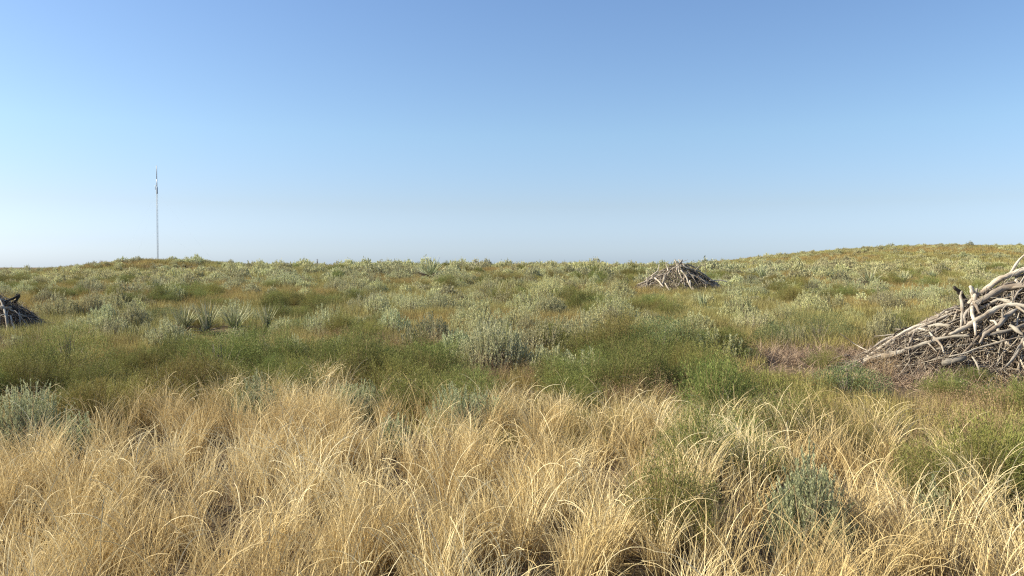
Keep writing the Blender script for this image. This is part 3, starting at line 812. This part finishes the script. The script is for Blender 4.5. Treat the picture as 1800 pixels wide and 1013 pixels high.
def heap_fill(p, count, r0, r1, lmin, lmax, grp, lb, name='dead_branch'):
    """loose branches leaning up the heap, mostly pointing at its top"""
    for k in range(count):
        a = random.uniform(0, 2 * PI) if random.random() < .35 else random.uniform(PI * .9, PI * 2.1)     # mostly the side that shows
        q0 = random.uniform(.35, 1.08); L = random.uniform(lmin, lmax)
        th = a + random.gauss(0, .25); q1 = max(.02, q0 - L / p['R'][0])
        th1 = a + random.gauss(0, .5)
        def sp(q, t, e): 
            x = p['x'] + math.cos(t) * q * p['R'][0]; y = p['y'] + math.sin(t) * q * p['R'][1]
            return np.array([x, y, float(T(x, y)) + max(0, p['H'] * (1 - q ** 1.15)) * random.uniform(.82, 1.0) + e])
        if random.random() < .3:                              # lying across
            b = sp(q0, th, .02); dd = norm(np.array([random.gauss(0, 1), random.gauss(0, .6), random.gauss(0, .25)])) * L * .5
            A, B = b - dd, b + dd
            for e in (A, B):
                g = float(T(e[0], e[1])) + .02
                if e[2] < g: e[2] = g
        else: A, B = sp(q0, th, .01), sp(q1, th1, random.uniform(0, .10) * p['H'])
        for e in (A, B):
            q = math.hypot((e[0] - p['x']) / p['R'][0], (e[1] - p['y']) / p['R'][1])
            e[2] = min(e[2], float(T(e[0], e[1])) + p['H'] * max(0, 1 - q ** 1.15) * .93 + .05)
        m = (A + B) / 2 + rng.normal(size=3) * L * .06 - np.array([0, 0, L * .03]); m2 = A * .3 + B * .7 + rng.normal(size=3) * L * .05
        r = random.uniform(r0, r1) * random.choice([.55, .75, 1, 1])
        mat = random.choice([M_WOOD, M_WOOD, M_PALEWOOD, M_PALEWOOD, M_DARKWOOD])
        log_obj(name, [A, m, m2, B], [r, r * .9, r * .75, r * .45], mat, lb, grp, 'branch', 7, .2, 3, random.choice([0, 1, 1, 2]))

def twig_mass(p, n, L0, L1, w, name, lb, mat=M_TWIG, spread=1.0, low=.0):
    """a tangle of fine twigs filling the heap: thin three-sided tubes"""
    mb = MB(); S = 4
    a = rng.random(n) * 2 * PI; q = spread * rng.random(n) ** .62
    x = p['x'] + np.cos(a) * q * p['R'][0]; y = p['y'] + np.sin(a) * q * p['R'][1]
    top = p['H'] * np.clip(1 - q ** 1.15, 0.02, 1)
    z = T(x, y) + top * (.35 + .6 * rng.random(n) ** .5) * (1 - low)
    L = L0 + (L1 - L0) * rng.random(n) ** 1.6
    dirv = norm(np.stack([-np.cos(a) * (.9 - q * .2), -np.sin(a) * .6, .55 + 0 * a], 1) * .9 + rng.normal(size=(n, 3)) * .75)
    bend = rng.normal(size=(n, 3)) * .25
    t = np.linspace(-.5, .5, S + 1)
    P = np.stack([x, y, z], 1)[:, None, :] + dirv[:, None, :] * (L[:, None] * t[None])[:, :, None] + bend[:, None, :] * (L[:, None] * (t ** 2)[None])[:, :, None]
    g = T(P[:, :, 0], P[:, :, 1]) + .01
    qq = np.hypot((P[:, :, 0] - p['x']) / p['R'][0], (P[:, :, 1] - p['y']) / p['R'][1])
    P[:, :, 2] = np.minimum(P[:, :, 2], g + p['H'] * np.clip(1 - qq ** 1.15, 0, 1) * .98 + .05 + .10 * rng.random((n, 1)) ** 3)
    P[:, :, 2] = np.maximum(P[:, :, 2], g)
    U = norm(np.cross(dirv, rng.normal(size=(n, 3)))); W = np.cross(dirv, U)
    ang = np.arange(3) * 2 * PI / 3; rad = (w * (.5 + rng.random(n)))[:, None] * (1 - .5 * (t + .5))[None]
    V = P[:, :, None, :] + (U[:, None, None, :] * np.cos(ang)[None, None, :, None] + W[:, None, None, :] * np.sin(ang)[None, None, :, None]) * rad[:, :, None, None]
    i = (np.arange(n) * (S + 1) * 3)[:, None, None] + (np.arange(S) * 3)[None, :, None]
    j = np.arange(3)[None, None, :]; j2 = (j + 1) % 3
    F = np.stack([i + j, i + j2, i + 3 + j2, i + 3 + j], 3).reshape(-1, 4)
    mb.add(V.reshape(-1, 3), F, np.repeat(rng.random(n), (S + 1) * 3), np.tile(np.repeat(t + .5, 3), n))
    o = mb.build(name, mat); tag(o, lb, None, None, 'stuff'); return o

# right-hand pile: the logs that can be told apart
PR, PM, PL = PILE['right'], PILE['middle'], PILE['left']
GR_ = 'bare logs of the big brush pile at the right'
def traced(p, pix, rad, mat, lb, grp, lift=0.0, **k):
    pts_ = [heap_hit(p, u, v) + np.array([0, -lift, 0]) for (u, v) in pix]
    return log_obj('dead_log', pts_, rad, mat, lb, grp, **k)
Z = lambda X_, Y_: (1450 + X_ / 4.406, 460 + Y_ / 4.406)
def ZP(*a): return [Z(*q) for q in a]
traced(PR, ZP((1085, 320), (1180, 240), (1330, 130), (1440, 90), (1540, 55), (1700, 10)), [.034, .045, .052, .055, .052, .04], M_PALEWOOD, 'long pale log arching off the top right of the big brush pile', GR_, .10, stubs=2)
traced(PR, ZP((1160, 330), (1290, 255), (1400, 205), (1560, 190), (1750, 230)), [.045, .055, .06, .058, .05], M_WOOD, 'thick brown log lying just under the long pale arching log', GR_, .0, stubs=2)
traced(PR, ZP((1010, 350), (850, 430), (700, 500), (560, 570), (440, 612), (330, 690), (250, 740)), [.05, .048, .042, .035, .028, .02, .012], M_WOOD, 'long dark-sided log sloping down the left shoulder of the big pile', GR_, .05, stubs=3)
traced(PR, ZP((170, 812), (260, 770), (350, 738), (500, 712), (650, 665), (800, 610), (930, 578), (1085, 572)), [.035, .045, .05, .052, .042, .034, .030, .026], M_PALEWOOD, 'long bleached log reaching out at the lower left foot of the big pile', GR_, .12, stubs=3)
traced(PR, ZP((920, 560), (1000, 525), (1100, 465), (1200, 405), (1290, 350), (1400, 332), (1540, 345), (1700, 330)), [.03, .038, .042, .045, .045, .04, .036, .03], M_PALEWOOD, 'smooth pale curving limb across the face of the big pile', GR_, .16, stubs=1)
traced(PR, ZP((1008, 520), (1018, 440), (1022, 360), (1012, 270), (1022, 225)), [.022, .027, .028, .028, .02], M_PALEWOOD, 'thin upright pale post-like stub, left of the forked stub on the big pile', GR_, .14)
traced(PR, ZP((1110, 560), (1105, 470), (1085, 380), (1100, 290), (1085, 220), (1070, 185)), [.02, .026, .036, .046, .042, .028], M_PALEWOOD, 'thick upright forked pale stub at the top of the big pile', GR_, .18)
traced(PR, ZP((1098, 300), (1105, 250), (1118, 205)), [.04, .034, .018], M_PALEWOOD, 'short second prong of the upright pale stub on the big pile', GR_, .20)
traced(PR, ZP((985, 195), (1030, 235), (1070, 300), (1090, 350)), [.03, .038, .036, .025], M_DARKWOOD, 'short dark charred-looking stick crossing behind the upright stubs', GR_, .05)
traced(PR, ZP((1060, 480), (1050, 430), (1085, 370), (1130, 330), (1170, 400)), [.024, .028, .03, .026, .016], M_WOOD, 'crooked elbow-shaped limb under the upright stubs', GR_, .10, stubs=2)
traced(PR, ZP((1150, 620), (1200, 545), (1290, 490), (1350, 420), (1430, 365)), [.02, .036, .045, .04, .03], M_WOOD, 'stout grey limb rising to the right in the middle of the big pile', GR_, .16, stubs=3)
traced(PR, ZP((1240, 315), (1290, 295), (1350, 300), (1420, 330), (1500, 390)), [.02, .032, .036, .034, .024], M_PALEWOOD, 'hump-backed pale limb above the curving limb of the big pile', GR_, .14, stubs=1)
traced(PR, ZP((1600, 560), (1540, 580), (1475, 590), (1450, 640), (1400, 720), (1340, 790), (1285, 830)), [.05, .046, .042, .03, .024, .018, .012], M_WOOD, 'bowed limb that bends down to the lower right of the big pile', GR_, .20, stubs=2)
traced(PR, ZP((1470, 610), (1490, 700), (1500, 800), (1515, 900), (1525, 980)), [.032, .03, .027, .022, .015], M_PALEWOOD, 'straight pale limb hanging down at the right edge of the picture', GR_, .22)
traced(PR, ZP((775, 545), (800, 580), (835, 610), (865, 650), (880, 700)), [.022, .028, .024, .02, .012], M_PALEWOOD, 'short pale knobbly branch pointing down from the middle log', GR_, .14, stubs=1)
traced(PR, ZP((690, 480), (670, 530), (640, 590), (612, 655)), [.012, .026, .024, .014], M_WOOD, 'forked branch hanging from the left shoulder of the big pile', GR_, .12, stubs=2)
traced(PR, ZP((530, 580), (500, 630), (460, 680), (415, 715)), [.02, .018, .015, .01], M_PALEWOOD, 'slim branch under the left shoulder of the big pile', GR_, .12)
traced(PR, ZP((880, 720), (1000, 695), (1100, 655), (1300, 600), (1450, 565)), [.010, .013, .015, .014, .01], M_PALEWOOD, 'thin nearly straight pale stick across the front of the big pile', GR_, .26)
traced(PR, ZP((880, 775), (960, 765), (1060, 735)), [.055, .06, .045], M_WOOD, 'short thick block of wood low on the front of the big pile', GR_, .10)
traced(PR, ZP((790, 500), (860, 490), (960, 495)), [.03, .036, .022], M_PALEWOOD, 'short bright broken chunk below the sloping shoulder log', GR_, .06)
traced(PR, ZP((1220, 570), (1330, 540), (1430, 520), (1540, 470)), [.02, .03, .034, .03], M_WOOD, 'middling grey limb slanting up to the right edge', GR_, .10, stubs=2)
traced(PR, ZP((1370, 480), (1420, 520), (1470, 560)), [.03, .034, .02], M_PALEWOOD, 'short tan branch end pointing down right near the right edge', GR_, .18)
traced(PR, ZP((1090, 730), (1130, 790), (1150, 880)), [.012, .018, .012], M_PALEWOOD, 'short stick propped against the front foot of the big pile', GR_, .16)
traced(PR, ZP((420, 730), (250, 650), (120, 560)), [.010, .010, .006], M_PALEWOOD, 'lone straight stick poking up left of the big pile', GR_, .0)
heap_fill(PR, 270, .013, .038, .5, 1.7, 'jumbled branches of the big brush pile', 'grey weathered branch jumbled in the big brush pile at the right')
twig_mass(PR, 3800, .25, 1.1, .0055, 'brush_twigs', 'fine dead twigs tangled through the big brush pile')
twig_mass(PR, 4200, .25, .9, .006, 'gap_shade_twigs', 'twigs coloured dark as shade in the gaps of the big brush pile', M_SKIRT, .9, .15)  # darker twig colour paints the shade between the limbs

# middle pile
GM = 'bare branches of the small brush pile'
ZM = lambda *a: [(1100 + q[0] / 9, 440 + q[1] / 9) for q in a]
for pix, r, m, lb in [
    (((850, 240), (980, 290), (1100, 320), (1230, 385), (1335, 470)), .035, M_PALEWOOD, 'long pale branch sloping down the right side of the small pile'),
    (((1320, 480), (1420, 478), (1500, 475), (1585, 500)), .026, M_PALEWOOD, 'pale stick pointing straight out right of the small pile'),
    (((520, 225), (500, 320), (440, 370), (385, 415)), .026, M_PALEWOOD, 'bent pale stick standing off the left side of the small pile'),
    (((860, 320), (940, 410), (985, 530), (1045, 635)), .035, M_PALEWOOD, 'pale branch running down the front of the small pile'),
    (((610, 520), (650, 590), (695, 645)), .032, M_PALEWOOD, 'short pale stick at the front foot of the small pile'),
    (((450, 440), (520, 500), (585, 580)), .034, M_PALEWOOD, 'pale stick leaning at the front left of the small pile'),
    (((880, 155), (830, 220), (780, 270), (725, 290)), .042, M_WOOD, 'forked grey top stick crossing at the peak of the small pile'),
    (((765, 155), (790, 220), (800, 320)), .036, M_WOOD, 'left upright stick at the peak of the small pile'),
    (((825, 150), (870, 200), (920, 260)), .036, M_WOOD, 'right upright stick at the peak of the small pile'),
    (((815, 240), (830, 350)), .03, M_PALEWOOD, 'short vertical stick just under the peak of the small pile'),
    (((320, 425), (330, 500), (305, 580)), .024, M_PALEWOOD, 'outermost upright stick on the left of the small pile'),
    (((860, 240), (1000, 235), (1180, 330)), .03, M_WOOD, 'grey branch above the long pale one on the small pile'),
    (((180, 540), (330, 480), (470, 425)), .022, M_WOOD, 'low grey stick reaching out to the left foot of the small pile'),
    (((1150, 540), (1290, 530), (1440, 545)), .022, M_WOOD, 'low grey stick reaching out to the right foot of the small pile'),
    (((660, 330), (640, 260), (625, 195)), .026, M_PALEWOOD, 'short upright stick left of the peak of the small pile'),
    (((1080, 330), (1130, 270), (1190, 235)), .020, M_WOOD, 'thin stick poking up right of the peak of the small pile'),
    (((1000, 480), (1012, 570)), .034, M_PALEWOOD, 'stubby pale block low on the front of the small pile'),
    (((870, 460), (845, 510), (810, 570)), .024, M_WOOD, 'grey stick leaning left low on the small pile'),
]:
    pts_ = [heap_hit(PM, *q) + np.array([0, -.15, 0]) for q in ZM(*pix)]
    if len(pts_) == 2: pts_ = [pts_[0], (pts_[0] + pts_[1]) / 2, pts_[1]]
    rr = [r * (.8 + .3 * math.sin(PI * (k + .5) / len(pts_))) for k in range(len(pts_))]
    log_obj('dead_log', pts_, rr, m, lb, GM, sides=7, sub=3, stubs=1)
heap_fill(PM, 75, .024, .050, .5, 1.3, 'jumbled branches of the small brush pile', 'grey branch jumbled in the small brush pile near the skyline')
twig_mass(PM, 1500, .25, .9, .009, 'brush_twigs', 'fine dead twigs tangled through the small brush pile', M_TWIG, 1.1)

# left pile
ZL = lambda *a: [(q[0] / 8.44, 500 + q[1] / 8.44) for q in a]
for pix, r, m, lb in [
    (((120, 260), (215, 210), (325, 155)), .036, M_DARKWOOD, 'thick dark stub jutting up right from the left brush pile'),
    (((322, 165), (290, 215), (250, 270)), .035, M_DARKWOOD, 'dark prong bracing the thick stub of the left pile'),
    (((15, 185), (50, 260), (85, 335), (120, 480), (150, 690)), .024, M_PALEWOOD, 'long pale stick running down the front of the left pile'),
    (((185, 460), (215, 570), (260, 695)), .02, M_PALEWOOD, 'thin pale stick leaning right of the long one on the left pile'),
    (((140, 395), (150, 500), (152, 610)), .016, M_PALEWOOD, 'short upright stick on the front of the left pile'),
    (((200, 330), (330, 390), (480, 450), (640, 550)), .026, M_DARKWOOD, 'dark branch trailing down the right side of the left pile'),
    (((180, 370), (320, 440), (470, 500), (620, 570)), .022, M_WOOD, 'grey branch trailing below the dark one on the left pile'),
    (((-60, 190), (30, 215), (140, 255)), .028, M_WOOD, 'grey log across the top of the left pile at the picture edge'),
    (((30, 320), (90, 350), (200, 340)), .03, M_WOOD, 'pale-knotted log lying high on the left pile'),
    (((700, 560), (780, 568), (860, 560)), .018, M_PALEWOOD, 'small bleached stick lying just past the end of the left pile'),
]:
    pts_ = [heap_hit(PL, *q) + np.array([0, -.08, 0]) for q in ZL(*pix)]
    rr = [r * (.85 + .25 * math.sin(PI * (k + .5) / len(pts_))) for k in range(len(pts_))]
    log_obj('dead_log', pts_, rr, m, lb, 'bare branches of the left brush pile', sides=7, sub=3, stubs=1)
heap_fill(PL, 55, .014, .03, .4, 1.1, 'jumbled branches of the left brush pile', 'dark weathered branch jumbled in the left brush pile')
twig_mass(PL, 2600, .2, .8, .006, 'brush_twigs', 'fine dead twigs tangled through the left brush pile', M_TWIG, 1.1)

# twig-strewn ground beside the piles
def debris(cx, cy, rx, ry, n, name, lb, mat=M_DEBRIS, up=.5):
    mb = MB(); x = cx + rng.normal(size=n) * rx; y = cy + rng.normal(size=n) * ry
    k = (np.abs(x - cx) < 2.2 * rx) & (np.abs(y - cy) < 2.2 * ry); x, y = x[k], y[k]; n = len(x)
    blades(mb, pts(x, y, .0), rng.random(n) * 2 * PI, .12 + .38 * rng.random(n) ** 1.6, .35 + 1.1 * rng.random(n) ** up, .7 * rng.normal(size=n), .003 + .004 * rng.random(n), 5, wob=1.2)
    o = mb.build(name, mat); tag(o, lb, None, None, 'stuff')
q = at(1400, 632); debris(q.x, q.y, .95, .6, 6000, 'twig_debris', 'pinkish brown twigs littering the bare ground left of the big pile')
q = at(1600, 676); debris(q.x, q.y, 1.6, .35, 4200, 'foot_debris', 'brown twigs along the front foot of the big pile')
q = at(60, 610); debris(q.x, q.y, 1.3, .6, 3200, 'pink_debris', 'pinkish dead twigs in front of the left pile')
q = at(1195, 505); debris(q.x, q.y, 3.6, .8, 2600, 'pile_foot_debris', 'brown dead twigs around the foot of the small pile')

# ------------------------------------------------------------------ radio mast, far behind the left hill
def box_between(a, b, w):
    V, F, uv = tube([a, (np.array(a) + np.array(b)) / 2, b], [w, w, w], 4, 0); return V, F
def mast():
    D = 400.0; x = (277.5 - 900) / FOC * D; z0 = float(T(x, D)) - .3
    e = bpy.data.objects.new('radio_mast', None); COL.objects.link(e); e.location = (x, D, z0)
    ztop = lambda v: EYE + (HORIZ - v) / FOC * D - z0
    M = metalmat('galvanised_steel', (.36, .39, .42)); MG = metalmat('grey_antenna', (.40, .44, .49)); ML = metalmat('pale_antenna', (.62, .66, .70))
    H = ztop(330); tri = [(.36 * math.cos(a), .36 * math.sin(a)) for a in (.3, .3 + 2 * PI / 3, .3 + 4 * PI / 3)]
    Vs, Fs, n = [], [], 0
    def put(a, b, w):
        nonlocal n
        V, F = box_between(np.array(a, float), np.array(b, float), w); Vs.append(V); Fs.append(F + n); n += len(V)
    for (a, b) in tri: put((a, b, 0), (a, b, H), .06)
    nb = int(H / .8)
    for k in range(nb):
        z = k * H / nb; z2 = (k + 1) * H / nb
        for j in range(3):
            a, b = tri[j], tri[(j + 1) % 3]
            if k % 2: a, b = b, a
            put((*a, z), (*b, z2), .025); put((*tri[j], z), (*tri[(j + 1) % 3], z), .03)
    build('lattice', np.concatenate(Vs), np.concatenate(Fs), M, e)
    def cyl(nm, za, zb, r, m, ox=0):
        V, F, uv = tube([(ox, 0, za), (ox, 0, (za + zb) / 2), (ox, 0, zb)], [r, r, r], 10, 0); return build(nm, V, F, m, e, None, True)
    cyl('antenna_drum', ztop(341), ztop(329), .32, MG)
    cyl('top_pole', ztop(329), ztop(316), .24, ML)
    cyl('top_antenna', ztop(316), ztop(292), .20, MG)
    cyl('side_antenna', ztop(334), ztop(326), .14, ML, -.75)
    for z in (.5, .93):                                        # guy wires, three at each level
        for j in range(3):
            a = .3 + j * 2 * PI / 3; V, F, uv = tube([(.4 * math.cos(a), .4 * math.sin(a), H * z), (15 * math.cos(a), 15 * math.sin(a), H * z * .5), (30 * math.cos(a), 30 * math.sin(a), 0)], [.004] * 3, 4, 0)
            build('guy_wire', V, F, M, e)
    tag(e, 'tall thin guyed radio mast rising behind the left-hand hill', 'radio mast')
mast()
